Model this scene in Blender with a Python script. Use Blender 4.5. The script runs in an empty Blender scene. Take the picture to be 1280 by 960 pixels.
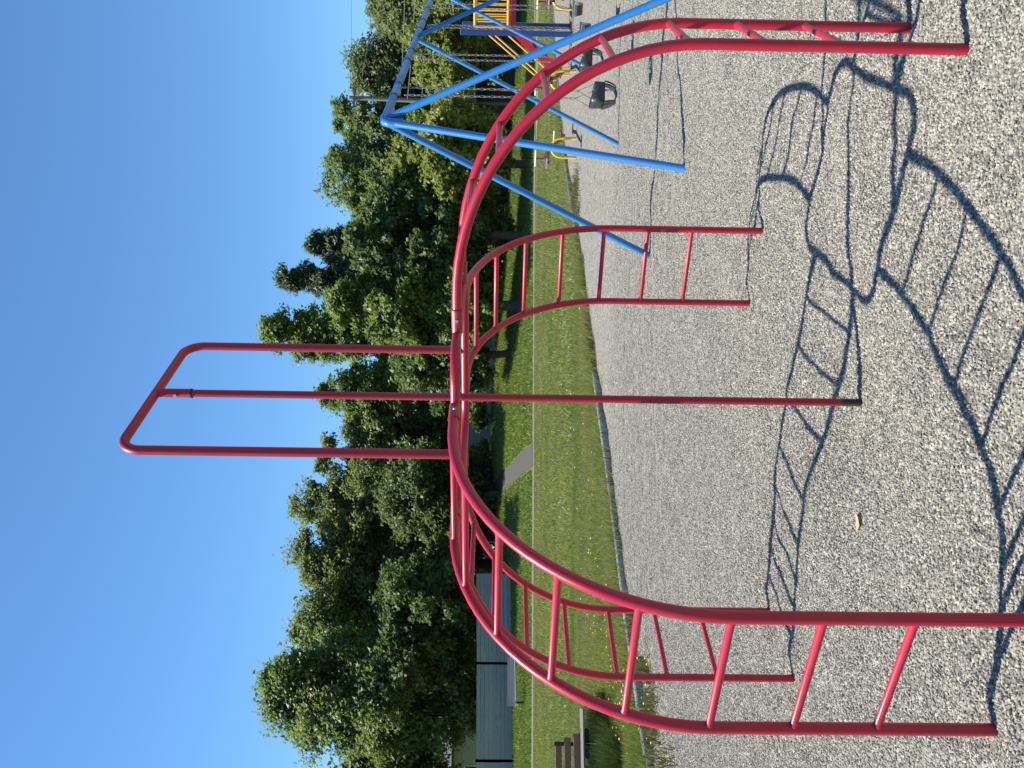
import bpy, bmesh, math, random
import numpy as np
from mathutils import Vector, Matrix

sc = bpy.context.scene
rng = np.random.default_rng(7)
random.seed(7)

# ------------------------------------------------------------------ camera
FPX, PITCH, ROLL, EYE = 1069.0, -0.0173, 0.0143, 1.6
_F = Vector((0, math.cos(PITCH), math.sin(PITCH)))
_R0 = Vector((1, 0, 0)); _U0 = Vector((0, -math.sin(PITCH), math.cos(PITCH)))
_R = _R0 * math.cos(ROLL) + _U0 * math.sin(ROLL)
_U = -_R0 * math.sin(ROLL) + _U0 * math.cos(ROLL)
cam = bpy.data.cameras.new('camera'); camo = bpy.data.objects.new('camera', cam)
sc.collection.objects.link(camo)
cx_, cy_, cz_ = -_U, _R, -_F            # the phone was held on its side: the picture's right is the world's down
camo.matrix_world = Matrix(((cx_.x, cy_.x, cz_.x, 0), (cx_.y, cy_.y, cz_.y, 0), (cx_.z, cy_.z, cz_.z, EYE), (0, 0, 0, 1)))
cam.sensor_width = 36.0; cam.sensor_fit = 'HORIZONTAL'; cam.lens = 36.0 * FPX / 1280.0
cam.clip_start = 0.05; cam.clip_end = 3000
sc.camera = camo

# ------------------------------------------------------------------ light
SUN_EL, SUN_AZ = math.radians(60.0), math.radians(175.0)      # azimuth counter-clockwise from +X, towards the sun
sd = Vector((math.cos(SUN_EL) * math.cos(SUN_AZ), math.cos(SUN_EL) * math.sin(SUN_AZ), math.sin(SUN_EL)))
sun = bpy.data.lights.new('sun', 'SUN'); suno = bpy.data.objects.new('sun', sun); sc.collection.objects.link(suno)
sun.energy = 5.0; sun.angle = math.radians(0.53); sun.color = (1.0, 0.95, 0.86)
suno.rotation_euler = sd.to_track_quat('Z', 'Y').to_euler(); suno.location = (-20, 0, 40)
w = bpy.data.worlds.new('World'); sc.world = w; w.use_nodes = True
nt = w.node_tree
sky = nt.nodes.new('ShaderNodeTexSky'); sky.sky_type = 'NISHITA'; sky.sun_disc = False
sky.sun_elevation = SUN_EL; sky.sun_rotation = math.pi / 2 - SUN_AZ
sky.altitude = 0; sky.air_density = 1.0; sky.dust_density = 0.15; sky.ozone_density = 3.2
bg = nt.nodes['Background']; bg.inputs['Strength'].default_value = 0.102
tint = nt.nodes.new('ShaderNodeMix'); tint.data_type = 'RGBA'; tint.blend_type = 'MULTIPLY'
tint.inputs[0].default_value = 1.0; tint.inputs[7].default_value = (0.57, 0.83, 1.0, 1)      # a deep clear-day blue
nt.links.new(sky.outputs[0], tint.inputs[6]); nt.links.new(tint.outputs[2], bg.inputs[0])
sc.view_settings.view_transform = 'Standard'; sc.view_settings.look = 'None'
sc.view_settings.exposure = 0.85; sc.view_settings.gamma = 1.0
sc.cycles.max_bounces = 6; sc.cycles.diffuse_bounces = 3; sc.cycles.transmission_bounces = 4

# ------------------------------------------------------------------ helpers
def ray(u, v):                       # upright picture coordinates (960 wide, 1280 high) -> direction with forward = 1
    X = (u - 480) / FPX; Y = (v - 640) / FPX
    d = _F + _R * X - _U * Y
    return d / d.y
def at(u, v, d):
    r = ray(u, v); return Vector((r.x * d, d, EYE + r.z * d))
def hs(a, b, k):
    t = np.clip((k - a) / (b - a), 0, 1); return t * t * (3 - 2 * t)

def tag(o, label=None, cat=None, group=None, kind=None):
    if label: o['label'] = label
    if cat: o['category'] = cat
    if group: o['group'] = group
    if kind: o['kind'] = kind
    return o
def empty(name, loc, label, cat, group=None, rz=0.0):
    o = bpy.data.objects.new(name, None); sc.collection.objects.link(o)
    o.empty_display_size = 0.2; o.location = loc; o.rotation_euler.z = rz
    return tag(o, label, cat, group)
def copy_tree(o, parent=None):
    c = o.copy(); sc.collection.objects.link(c)
    if parent: c.parent = parent
    for ch in list(o.children): copy_tree(ch, c)
    return c
def origin_of(o):
    v = Vector((0, 0, 0))
    while o is not None:
        v += o.location; o = o.parent
    return v

class MB:
    def __init__(s): s.v = []; s.f = []
    def add(s, vs, fs):
        n = len(s.v); s.v += [tuple(p) for p in vs]; s.f += [tuple(i + n for i in f) for f in fs]
    def box(s, c, size, rot=None, ch=0.0):
        hx, hy, hz = (k / 2 for k in size)
        if ch <= 0:
            vs = [Vector((sx * hx, sy * hy, sz * hz)) for sx in (-1, 1) for sy in (-1, 1) for sz in (-1, 1)]
            fs = [(0, 1, 3, 2), (4, 6, 7, 5), (0, 4, 5, 1), (2, 3, 7, 6), (0, 2, 6, 4), (1, 5, 7, 3)]
        else:
            bm = bmesh.new(); bmesh.ops.create_cube(bm, size=1.0)
            for q in bm.verts: q.co = Vector((q.co.x * 2 * hx, q.co.y * 2 * hy, q.co.z * 2 * hz))
            bmesh.ops.bevel(bm, geom=list(bm.edges), offset=ch, segments=1, affect='EDGES')
            bm.verts.index_update()
            vs = [q.co.copy() for q in bm.verts]; fs = [[q.index for q in f.verts] for f in bm.faces]; bm.free()
        if rot is not None: vs = [rot @ q for q in vs]
        s.add([q + Vector(c) for q in vs], fs); return s
    def beam(s, a, b, wid, hgt, up=(0, 0, 1), ch=0.0):     # a plank from a to b
        a = Vector(a); b = Vector(b); d = b - a; L = d.length; x = d / L
        up = Vector(up); y = up.cross(x).normalized(); z = x.cross(y)
        R = Matrix((x, y, z)).transposed()
        return s.box((a + b) / 2, (L, wid, hgt), R, ch)
    def tube(s, pts, r, n=12, cap=True, closed=False):
        pts = [Vector(p) for p in pts]; m = len(pts)
        rr = r if hasattr(r, '__len__') else [r] * m
        tan = []
        for i in range(m):
            if closed: t = pts[(i + 1) % m] - pts[i - 1]
            else: t = pts[min(i + 1, m - 1)] - pts[max(i - 1, 0)]
            tan.append(t.normalized())
        ref = Vector((0, 0, 1)) if abs(tan[0].z) < 0.9 else Vector((1, 0, 0))
        nrm = (ref - tan[0] * ref.dot(tan[0])).normalized()
        vs = []
        for i in range(m):
            nrm = (nrm - tan[i] * nrm.dot(tan[i])).normalized(); bi = tan[i].cross(nrm)
            for k in range(n):
                a = 2 * math.pi * k / n
                vs.append(pts[i] + (nrm * math.cos(a) + bi * math.sin(a)) * rr[i])
        fs = []
        for i in range(m if closed else m - 1):
            j = (i + 1) % m
            for k in range(n):
                fs.append((i * n + k, i * n + (k + 1) % n, j * n + (k + 1) % n, j * n + k))
        if cap and not closed:
            e = len(vs); vs += vs[:n] + vs[(m - 1) * n:m * n]      # the caps have corners of their own, so the tube's sides keep their normals
            fs.append(tuple(e + k for k in range(n - 1, -1, -1))); fs.append(tuple(e + n + k for k in range(n)))
        s.add(vs, fs); return s
    def build(s, name, mat, parent=None, smooth=False, local=False):
        me = bpy.data.meshes.new(name)
        off = Vector((0, 0, 0))
        if parent is not None and not local: off = origin_of(parent)
        me.from_pydata([(p[0] - off.x, p[1] - off.y, p[2] - off.z) for p in s.v], [], s.f)
        me.materials.append(mat)
        if smooth:
            me.polygons.foreach_set('use_smooth', [len(p.vertices) == 4 for p in me.polygons])
        me.update()
        o = bpy.data.objects.new(name, me); sc.collection.objects.link(o)
        if parent is not None: o.parent = parent
        return o
def np_mesh(name, V, Fc, mat, parent=None, smooth=False):      # V (n,3), Fc (m,k)
    me = bpy.data.meshes.new(name)
    if parent is not None:
        q = origin_of(parent); V = V - np.array([q.x, q.y, q.z])
    m, k = Fc.shape
    me.vertices.add(len(V)); me.vertices.foreach_set('co', V.astype(np.float32).ravel())
    me.loops.add(m * k); me.loops.foreach_set('vertex_index', Fc.astype(np.int32).ravel())
    me.polygons.add(m); me.polygons.foreach_set('loop_start', np.arange(0, m * k, k, dtype=np.int32))
    if smooth: me.polygons.foreach_set('use_smooth', np.ones(m, dtype=bool))
    me.update(calc_edges=True); me.materials.append(mat)
    o = bpy.data.objects.new(name, me); sc.collection.objects.link(o)
    if parent is not None: o.parent = parent
    return o
_P = rng.random((64, 64))
def vnoise(x, y):
    xi = np.floor(x).astype(int); yi = np.floor(y).astype(int); fx = x - xi; fy = y - yi
    fx = fx * fx * (3 - 2 * fx); fy = fy * fy * (3 - 2 * fy)
    g = lambda a, b: _P[a % 64, b % 64]
    return (g(xi, yi) * (1 - fx) + g(xi + 1, yi) * fx) * (1 - fy) + (g(xi, yi + 1) * (1 - fx) + g(xi + 1, yi + 1) * fx) * fy - 0.5

# ------------------------------------------------------------------ materials
class Mat:
    def __init__(s, name):
        s.m = bpy.data.materials.new(name); s.m.use_nodes = True; s.t = s.m.node_tree
        s.b = s.t.nodes['Principled BSDF']; s._c = None
    def n(s, kind, **kw):
        q = s.t.nodes.new('ShaderNode' + kind)
        for k, v in kw.items():
            if k in q.inputs.keys() if hasattr(q.inputs, 'keys') else False: q.inputs[k].default_value = v
            else: setattr(q, k, v)
        return q
    def l(s, a, b): s.t.links.new(a, b)
    def coord(s, gen='Object'):
        if s._c is None: s._c = s.n('TexCoord')
        return s._c.outputs[gen]
    def pos(s):
        return s.n('NewGeometry').outputs['Position']
    def noise(s, scale, detail=4, rough=0.55, vec=None, stretch=None):
        q = s.n('TexNoise'); q.inputs['Scale'].default_value = scale; q.inputs['Detail'].default_value = detail
        q.inputs['Roughness'].default_value = rough
        v = vec if vec is not None else s.coord()
        if stretch:
            mp = s.n('Mapping'); mp.inputs['Scale'].default_value = stretch; s.l(v, mp.inputs[0]); v = mp.outputs[0]
        s.l(v, q.inputs['Vector']); return q.outputs['Fac']
    def ramp(s, fac, stops, interp='LINEAR'):
        q = s.n('ValToRGB'); q.color_ramp.interpolation = interp
        e = q.color_ramp.elements
        while len(e) < len(stops): e.new(0.5)
        for i, (p, c) in enumerate(stops):
            e[i].position = p; e[i].color = (c[0], c[1], c[2], 1) if hasattr(c, '__len__') else (c, c, c, 1)
        s.l(fac, q.inputs[0]); return q.outputs[0]
    def mix(s, fac, a, b, mode='MIX'):
        q = s.n('Mix'); q.data_type = 'RGBA'; q.blend_type = mode
        for sock, val in ((q.inputs[0], fac), (q.inputs[6], a), (q.inputs[7], b)):
            if hasattr(val, 'links'): s.l(val, sock)
            elif hasattr(val, '__len__'): sock.default_value = (*val[:3], 1)
            else: sock.default_value = val
        return q.outputs[2]
    def bump(s, h, strength=0.3, dist=0.01):
        q = s.n('Bump'); q.inputs['Strength'].default_value = strength; q.inputs['Distance'].default_value = dist
        s.l(h, q.inputs['Height']); s.l(q.outputs[0], s.b.inputs['Normal'])
    def col(s, c):
        if hasattr(c, 'links'): s.l(c, s.b.inputs['Base Color'])
        else: s.b.inputs['Base Color'].default_value = (*c, 1)
    def rough(s, r):
        if hasattr(r, 'links'): s.l(r, s.b.inputs['Roughness'])
        else: s.b.inputs['Roughness'].default_value = r

def paint(name, base, dark, chip, rough=0.3, chips=0.66, coat=0.3):
    m = Mat(name); p = m.pos()
    n1 = m.noise(2.3, 4, 0.6, p); n2 = m.noise(38, 3, 0.6, p); n3 = m.noise(90, 2, 0.5, p)
    c = m.mix(m.ramp(n1, [(0.35, 0), (0.7, 1)]), base, dark)
    n4 = m.noise(7, 2, 0.5, p)
    mul = m.n('Math'); mul.operation = 'MULTIPLY'; m.l(m.ramp(n2, [(chips, 0), (chips + 0.03, 1)]), mul.inputs[0])
    m.l(m.ramp(n4, [(0.52, 0), (0.62, 1)]), mul.inputs[1])
    c = m.mix(mul.outputs[0], c, chip)
    n5 = m.noise(5, 6, 0.75, p); c = m.mix(m.ramp(n5, [(0.55, 0), (0.75, 0.35)]), c, tuple(min(1, k * 0.9 + 0.035) for k in base))     # chalky faded patches
    m.col(c); m.rough(m.ramp(n1, [(0.3, rough * 0.8), (0.7, rough * 1.5)]))
    m.b.inputs['Specular IOR Level'].default_value = 0.38
    m.b.inputs['Coat Weight'].default_value = coat; m.b.inputs['Coat Roughness'].default_value = 0.18
    m.bump(n3, 0.06, 0.002)
    return m.m
RED = paint('red_gloss_paint', (0.45, 0.013, 0.036), (0.37, 0.012, 0.030), (0.15, 0.05, 0.045), 0.36, 0.585, 0.04)
RED_OLD = paint('red_worn_paint', (0.34, 0.011, 0.026), (0.28, 0.011, 0.024), (0.10, 0.05, 0.045), 0.42, 0.60, 0.03)
SLEEVE = paint('red_rusty_paint', (0.36, 0.035, 0.04), (0.22, 0.05, 0.04), (0.12, 0.05, 0.03), 0.4, 0.45, 0.1)
RUST = paint('bare_rusty_steel', (0.07, 0.032, 0.018), (0.045, 0.024, 0.016), (0.04, 0.02, 0.014), 0.8, 0.5, 0.0)
BLUE = paint('sky_blue_paint', (0.024, 0.19, 0.48), (0.028, 0.15, 0.39), (0.13, 0.14, 0.13), 0.38, 0.57, 0.15)
NAVY = paint('navy_blue_paint', (0.009, 0.040, 0.19), (0.009, 0.035, 0.16), (0.10, 0.10, 0.12), 0.4, 0.7)
YELLOW = paint('yellow_paint', (0.78, 0.50, 0.04), (0.70, 0.42, 0.03), (0.25, 0.15, 0.06), 0.4, 0.7)
MAROON = paint('maroon_paint', (0.14, 0.018, 0.02), (0.11, 0.015, 0.02), (0.06, 0.03, 0.03), 0.45, 0.65)
WHITE = paint('white_paint', (0.78, 0.72, 0.62), (0.70, 0.66, 0.58), (0.3, 0.25, 0.2), 0.5, 0.7)
TEAL = paint('dark_teal_paint', (0.012, 0.085, 0.08), (0.01, 0.07, 0.07), (0.05, 0.05, 0.05), 0.45, 0.65)

def steel(name, c, r=0.35, metal=1.0):
    m = Mat(name); p = m.pos(); n = m.noise(30, 3, 0.6, p)
    m.col(m.mix(n, c, tuple(k * 0.7 for k in c))); m.b.inputs['Metallic'].default_value = metal; m.rough(r); return m.m
ZINC = steel('zinc_plated_steel', (0.62, 0.60, 0.56))
CHAIN = steel('galvanised_chain', (0.36, 0.355, 0.34), 0.5, 0.6)
IRON = steel('black_iron', (0.02, 0.02, 0.022), 0.5, 0.3)

def rubber():
    m = Mat('black_rubber'); p = m.pos(); n = m.noise(25, 4, 0.6, p)
    m.col(m.mix(n, (0.018, 0.024, 0.024), (0.04, 0.048, 0.046))); m.rough(0.42); m.bump(n, 0.1, 0.004); return m.m
RUBBER = rubber()
def disc_grey():
    m = Mat('grey_rubber'); m.col((0.10, 0.13, 0.13)); m.rough(0.6); return m.m
RUBBER_GREY = disc_grey()

def wood(name, a, b, scale=6, stretch=(1, 12, 12), rough=0.8, bump=0.3):
    m = Mat(name)
    n = m.noise(scale, 6, 0.65, None, stretch); n2 = m.noise(1.7, 3)
    c = m.mix(m.ramp(n, [(0.3, 0), (0.7, 1)]), a, b); c = m.mix(m.ramp(n2, [(0.4, 0), (0.75, 0.6)]), c, tuple(k * 0.7 for k in a))
    oi = m.n('ObjectInfo'); c = m.mix(m.ramp(oi.outputs['Random'], [(0, 0.0), (1, 0.35)]), c, tuple(k * 0.55 for k in b))
    m.col(c); m.rough(rough); m.bump(n, bump, 0.004); return m.m
TIMBER = wood('weathered_timber', (0.42, 0.41, 0.385), (0.28, 0.27, 0.255), 5, (1, 1, 1), 0.9)
BROWN_WOOD = wood('brown_stained_wood', (0.24, 0.13, 0.08), (0.18, 0.098, 0.06), 5, (3, 3, 10))
SEAT_WOOD = wood('worn_seat_wood', (0.20, 0.185, 0.15), (0.14, 0.125, 0.10), 5, (3, 3, 10))
GREY_WOOD = wood('grey_bench_wood', (0.42, 0.41, 0.38), (0.30, 0.29, 0.27), 4, (2, 2, 10))
FENCE_WOOD = wood('blue_grey_fence_wood', (0.36, 0.365, 0.34), (0.26, 0.265, 0.245), 2, (0.6, 0.6, 8))
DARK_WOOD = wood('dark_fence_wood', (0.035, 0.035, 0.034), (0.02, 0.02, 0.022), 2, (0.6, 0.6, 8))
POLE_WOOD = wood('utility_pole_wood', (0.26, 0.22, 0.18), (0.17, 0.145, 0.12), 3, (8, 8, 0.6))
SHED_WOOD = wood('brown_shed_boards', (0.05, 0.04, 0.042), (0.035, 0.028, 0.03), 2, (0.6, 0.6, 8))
BARK = wood('grey_brown_bark', (0.11, 0.088, 0.066), (0.055, 0.044, 0.034), 4, (5, 5, 1), 0.95, 0.6)

def gravel_mat():
    m = Mat('crushed_grey_gravel'); p = m.pos()
    nz = m.n('TexNoise'); nz.inputs['Scale'].default_value = 30; m.l(p, nz.inputs['Vector'])
    add = m.n('MixRGB'); add.inputs[0].default_value = 0.012; m.l(p, add.inputs[1]); m.l(nz.outputs['Color'], add.inputs[2])
    v = m.n('TexVoronoi'); v.inputs['Scale'].default_value = 70; v.inputs['Randomness'].default_value = 1; m.l(add.outputs[0], v.inputs['Vector'])
    v2 = m.n('TexVoronoi'); v2.inputs['Scale'].default_value = 36; m.l(add.outputs[0], v2.inputs['Vector'])
    sep = m.n('SeparateColor'); m.l(v.outputs['Color'], sep.inputs[0])
    sep2 = m.n('SeparateColor'); m.l(v2.outputs['Color'], sep2.inputs[0])
    stops = [(0.0, (0.075, 0.071, 0.062)), (0.13, (0.145, 0.135, 0.113)), (0.40, (0.262, 0.245, 0.205)), (0.66, (0.345, 0.322, 0.266)), (0.86, (0.425, 0.39, 0.312)), (1.0, (0.56, 0.52, 0.43))]
    c = m.ramp(sep.outputs[0], stops); c2 = m.ramp(sep2.outputs[1], stops)
    c = m.mix(0.50, c, c2)
    gap = m.ramp(v.outputs['Distance'], [(0.30, 1.0), (0.72, 0.42)])
    c = m.mix(1.0, c, gap, 'MULTIPLY')
    lump = m.noise(16, 6, 0.85, p); c = m.mix(1.0, c, m.ramp(lump, [(0.30, 0.48), (0.5, 1.0), (0.68, 1.5)]), 'MULTIPLY')
    big = m.noise(1.1, 4, 0.6, p); c = m.mix(m.ramp(big, [(0.35, 0.0), (0.7, 0.30)]), c, (0.20, 0.188, 0.16))
    m.col(c); m.rough(0.9); m.b.inputs['Specular IOR Level'].default_value = 0.25
    inv = m.n('Math'); inv.operation = 'SUBTRACT'; inv.inputs[0].default_value = 1; m.l(v.outputs['Distance'], inv.inputs[1])
    hh = m.n('Math'); hh.operation = 'ADD'; m.l(inv.outputs[0], hh.inputs[0]); m.l(sep.outputs[1], hh.inputs[1])
    m.bump(hh.outputs[0], 0.8, 0.006)
    return m.m
GRAVEL = gravel_mat()
def stone_mat():
    m = Mat('loose_gravel_stone'); oi = m.n('ObjectInfo')
    c = m.ramp(oi.outputs['Random'], [(0.0, (0.075, 0.071, 0.062)), (0.13, (0.145, 0.135, 0.113)), (0.40, (0.262, 0.245, 0.205)), (0.66, (0.345, 0.322, 0.266)), (0.86, (0.425, 0.39, 0.312)), (1.0, (0.56, 0.52, 0.43))])
    n = m.noise(60, 3, 0.6, m.pos()); c = m.mix(m.ramp(n, [(0.4, 0), (0.7, 0.35)]), c, (0.17, 0.165, 0.155))
    m.col(c); m.rough(0.85); m.b.inputs['Specular IOR Level'].default_value = 0.3; return m.m
STONE = stone_mat()
def lawn_mat():
    m = Mat('mown_lawn'); p = m.pos()
    a = m.noise(0.55, 5, 0.6, p, (0.35, 1.0, 1)); b = m.noise(9, 4, 0.65, p); c3 = m.noise(60, 3, 0.7, p, (1, 1, 1))
    c = m.mix(m.ramp(a, [(0.32, 0), (0.68, 1)]), (0.155, 0.21, 0.05), (0.25, 0.265, 0.095))
    c = m.mix(m.ramp(b, [(0.4, 0), (0.7, 0.6)]), c, (0.125, 0.18, 0.038))
    c = m.mix(m.ramp(c3, [(0.4, 0), (0.75, 0.45)]), c, (0.25, 0.235, 0.10))
    mp = m.n('Mapping'); mp.inputs['Rotation'].default_value = (0, 0, -0.245); mp.inputs['Scale'].default_value = (0.07, 0.9, 1); m.l(p, mp.inputs[0])
    st = m.noise(1.0, 5, 0.7, mp.outputs[0]); c = m.mix(m.ramp(st, [(0.40, 0), (0.62, 0.75)]), c, (0.27, 0.25, 0.115)); c = m.mix(m.ramp(st, [(0.30, 0.6), (0.42, 0)]), c, (0.11, 0.17, 0.035))
    d = m.noise(0.22, 3, 0.5, p); c = m.mix(m.ramp(d, [(0.50, 0), (0.68, 0.5)]), c, (0.27, 0.25, 0.11))
    sx = m.n('SeparateXYZ'); m.l(p, sx.inputs[0]); mx = m.n('Math'); mx.operation = 'MULTIPLY_ADD'; m.l(sx.outputs[0], mx.inputs[0]); mx.inputs[1].default_value = -0.246; mx.inputs[2].default_value = -34.8
    my = m.n('Math'); my.operation = 'MULTIPLY_ADD'; m.l(sx.outputs[1], my.inputs[0]); my.inputs[1].default_value = 0.969; m.l(mx.outputs[0], my.inputs[2])      # metres beyond the path: the bank grows a greener turf
    lush = m.mix(m.ramp(b, [(0.35, 0), (0.7, 1)]), (0.11, 0.165, 0.03), (0.165, 0.205, 0.048)); c = m.mix(m.ramp(my.outputs[0], [(0.0, 0), (1.0, 1)]), c, lush)
    m.col(c); m.rough(0.95); m.b.inputs['Specular IOR Level'].default_value = 0.15; m.bump(c3, 0.8, 0.04); return m.m
LAWN = lawn_mat()
def simple(name, a, b, scale, rough=0.9, bump=0.2, dist=0.01):
    m = Mat(name); p = m.pos(); n = m.noise(scale, 5, 0.65, p)
    m.col(m.mix(m.ramp(n, [(0.3, 0), (0.7, 1)]), a, b)); m.rough(rough); m.bump(n, bump, dist); return m.m
DARK_ASPHALT = simple('worn_grey_asphalt', (0.075, 0.07, 0.06), (0.05, 0.047, 0.04), 25)
ASPHALT = simple('pale_asphalt_path', (0.16, 0.148, 0.125), (0.115, 0.105, 0.09), 25)
SOIL = simple('dark_soil', (0.05, 0.038, 0.028), (0.03, 0.025, 0.02), 8)
SIDING = simple('pale_house_siding', (0.45, 0.44, 0.40), (0.38, 0.37, 0.34), 3)
SHINGLE = simple('grey_roof_shingles', (0.12, 0.12, 0.125), (0.08, 0.08, 0.085), 14)
CARPAINT = steel('white_car_paint', (0.75, 0.76, 0.78), 0.25, 0.0)
GLASS = steel('dark_window_glass', (0.03, 0.04, 0.05), 0.08, 0.0)
TYRE = simple('black_tyre', (0.02, 0.02, 0.02), (0.03, 0.03, 0.03), 20)

def leaf(name, a, b, c, trans=0.48, sc_=0.45, streak=False):
    m = Mat(name); p = m.pos()
    n1 = m.noise(sc_, 3, 0.6, p); n2 = m.noise(7, 3, 0.6, p)
    col = m.mix(m.ramp(n1, [(0.35, 0), (0.65, 1)]), a, b); col = m.mix(m.ramp(n2, [(0.45, 0), (0.7, 0.8)]), col, c)
    if streak:
        mp = m.n('Mapping'); mp.inputs['Rotation'].default_value = (0, 0, -0.245); mp.inputs['Scale'].default_value = (0.07, 0.9, 1); m.l(p, mp.inputs[0])
        st = m.noise(1.0, 5, 0.7, mp.outputs[0]); col = m.mix(m.ramp(st, [(0.40, 0), (0.62, 0.75)]), col, (0.30, 0.275, 0.13)); col = m.mix(m.ramp(st, [(0.30, 0.6), (0.42, 0)]), col, (0.12, 0.185, 0.04))
    m.col(col); m.rough(0.48); m.b.inputs['Specular IOR Level'].default_value = 0.35
    tr = m.n('BsdfTranslucent'); q = m.mix(1.0, col, (1.25, 1.3, 0.6), 'MULTIPLY'); m.l(q, tr.inputs[0])
    mx = m.n('MixShader'); mx.inputs[0].default_value = trans
    m.l(m.b.outputs[0], mx.inputs[1]); m.l(tr.outputs[0], mx.inputs[2])
    m.l(mx.outputs[0], m.t.nodes['Material Output'].inputs[0]); return m.m
L_OAK = leaf('oak_leaf', (0.115, 0.178, 0.046), (0.155, 0.212, 0.058), (0.20, 0.25, 0.09))
L_LOCUST = leaf('locust_leaf', (0.135, 0.185, 0.052), (0.175, 0.215, 0.065), (0.21, 0.25, 0.09))
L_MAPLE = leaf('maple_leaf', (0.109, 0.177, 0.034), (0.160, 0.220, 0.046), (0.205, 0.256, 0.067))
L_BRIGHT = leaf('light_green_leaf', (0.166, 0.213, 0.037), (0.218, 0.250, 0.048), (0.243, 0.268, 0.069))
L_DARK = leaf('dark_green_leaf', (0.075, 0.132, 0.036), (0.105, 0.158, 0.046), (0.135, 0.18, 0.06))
L_PINE = leaf('pine_needle', (0.065, 0.105, 0.050), (0.085, 0.125, 0.060), (0.11, 0.14, 0.08), 0.25)
L_OLIVE = leaf('olive_green_leaf', (0.11, 0.158, 0.050), (0.145, 0.185, 0.060), (0.18, 0.21, 0.08))
GRASS = leaf('grass_blade', (0.15, 0.205, 0.045), (0.225, 0.26, 0.075), (0.30, 0.29, 0.12), 0.35, 0.5, True)
BANK_GRASS = leaf('bank_grass_blade', (0.125, 0.185, 0.034), (0.175, 0.222, 0.05), (0.23, 0.25, 0.08), 0.32, 0.5)
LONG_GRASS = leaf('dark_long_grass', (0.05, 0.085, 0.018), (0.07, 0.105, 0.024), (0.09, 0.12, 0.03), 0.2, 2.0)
WEED = leaf('dry_weed', (0.13, 0.12, 0.045), (0.17, 0.15, 0.06), (0.11, 0.14, 0.035), 0.2, 2.0)
PETAL_Y = leaf('yellow_petal', (0.75, 0.52, 0.02), (0.8, 0.6, 0.03), (0.8, 0.6, 0.05), 0.2)
PETAL_W = leaf('white_petal', (0.7, 0.7, 0.66), (0.75, 0.75, 0.7), (0.7, 0.7, 0.6), 0.2)
TAN_LEAF = leaf('fallen_tan_leaf', (0.55, 0.36, 0.20), (0.6, 0.42, 0.26), (0.5, 0.3, 0.15), 0.1)

# ------------------------------------------------------------------ terrain
EDGE0 = [(-10, -9), (-8.0, 0), (-5.6, 5.0), (-4.35, 7.4), (-3.78, 8.5), (-3.50, 9.0), (-3.12, 9.65), (-2.45, 10.5), (-1.6, 11.4), (-0.85, 12.4), (0.30, 13.85),
         (1.85, 15.7), (4.0, 18.6), (7.2, 23.2), (11.9, 27.2), (17.5, 29.6), (26, 30.5), (40, 28), (60, 5)]
def chaikin(P, k):
    P = [np.array(p, float) for p in P]
    for _ in range(k):
        Q = [P[0]]
        for a, b in zip(P[:-1], P[1:]): Q += [a * .75 + b * .25, a * .25 + b * .75]
        P = Q + [P[-1]]
    return np.array(P)
EDGE = chaikin(EDGE0, 2)
def resample(P, step):
    s = np.r_[0, np.cumsum(np.hypot(*np.diff(P, axis=0).T))]
    n = int(s[-1] / step); q = np.linspace(0, s[-1], n + 1)
    return np.c_[np.interp(q, s, P[:, 0]), np.interp(q, s, P[:, 1])]
EDGE_F = resample(EDGE, 0.25)
POLY = np.vstack([EDGE, [(60, -40), (-10, -40)]])
def in_gravel(x, y):
    x = np.asarray(x, float); y = np.asarray(y, float); ins = np.zeros(x.shape, bool)
    a = POLY; b = np.roll(POLY, -1, 0)
    for (x1, y1), (x2, y2) in zip(a, b):
        if y1 == y2: continue
        c = ((y1 > y) != (y2 > y)) & (x < (x2 - x1) * (y - y1) / (y2 - y1) + x1); ins ^= c
    return ins
def edge_dist(x, y):
    d = np.full(np.shape(x), 1e9)
    E = EDGE_F
    for i in range(0, len(E), 2): d = np.minimum(d, (x - E[i, 0]) ** 2 + (y - E[i, 1]) ** 2)
    return np.sqrt(d)
PX, PY = np.array([0.969, 0.246]), np.array([-0.246, 0.969])       # along / across the path
PATH0 = np.array([0.0, 35.9])
def path_t(x, y): return (x - PATH0[0]) * PY[0] + (y - PATH0[1]) * PY[1]
def lawn_z(x, y):
    x = np.asarray(x, float); y = np.asarray(y, float)
    t = path_t(x, y)
    sl = 0.085 + 0.055 * np.exp(-((x + 1.5) / 7.0) ** 2)
    up = np.where(t > 1.6, sl * np.minimum(np.maximum(t - 1.6, 0), 13.5), 0)
    return 0.035 + up + 0.03 * vnoise(x * 0.5, y * 0.5) * hs(0, 3, np.abs(t) - 1.3) * (edge_dist(x, y) > 1.0)
CX, CY, TH = -0.0638, 3.9542, 1.0355                      # the climbing frame: place, turn, reach, ladder width, height, bend, ring
RF, LW, HT, RH, RV, HSZ = 1.591, 0.4868, 1.767, 0.9687, 0.8673, 0.455
FEET = [(CX + math.cos(TH + k * math.pi / 2) * RF - math.sin(TH + k * math.pi / 2) * sg * LW / 2, CY + math.sin(TH + k * math.pi / 2) * RF + math.cos(TH + k * math.pi / 2) * sg * LW / 2) for k in range(4) for sg in (-1, 1)]
def lumps(x, y):
    z = 0.045 * vnoise(x * 1.6, y * 1.6) + 0.028 * vnoise(x * 4.1 + 9, y * 4.1) + 0.012 * vnoise(x * 11, y * 11 + 5)
    return z * np.where(y > 9, 0.7, 1)
FEET_Z = [float(lumps(np.array([fx]), np.array([fy]))[0]) for fx, fy in FEET]
POLE_Z = float(lumps(np.array([CX]), np.array([CY]))[0])
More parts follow.
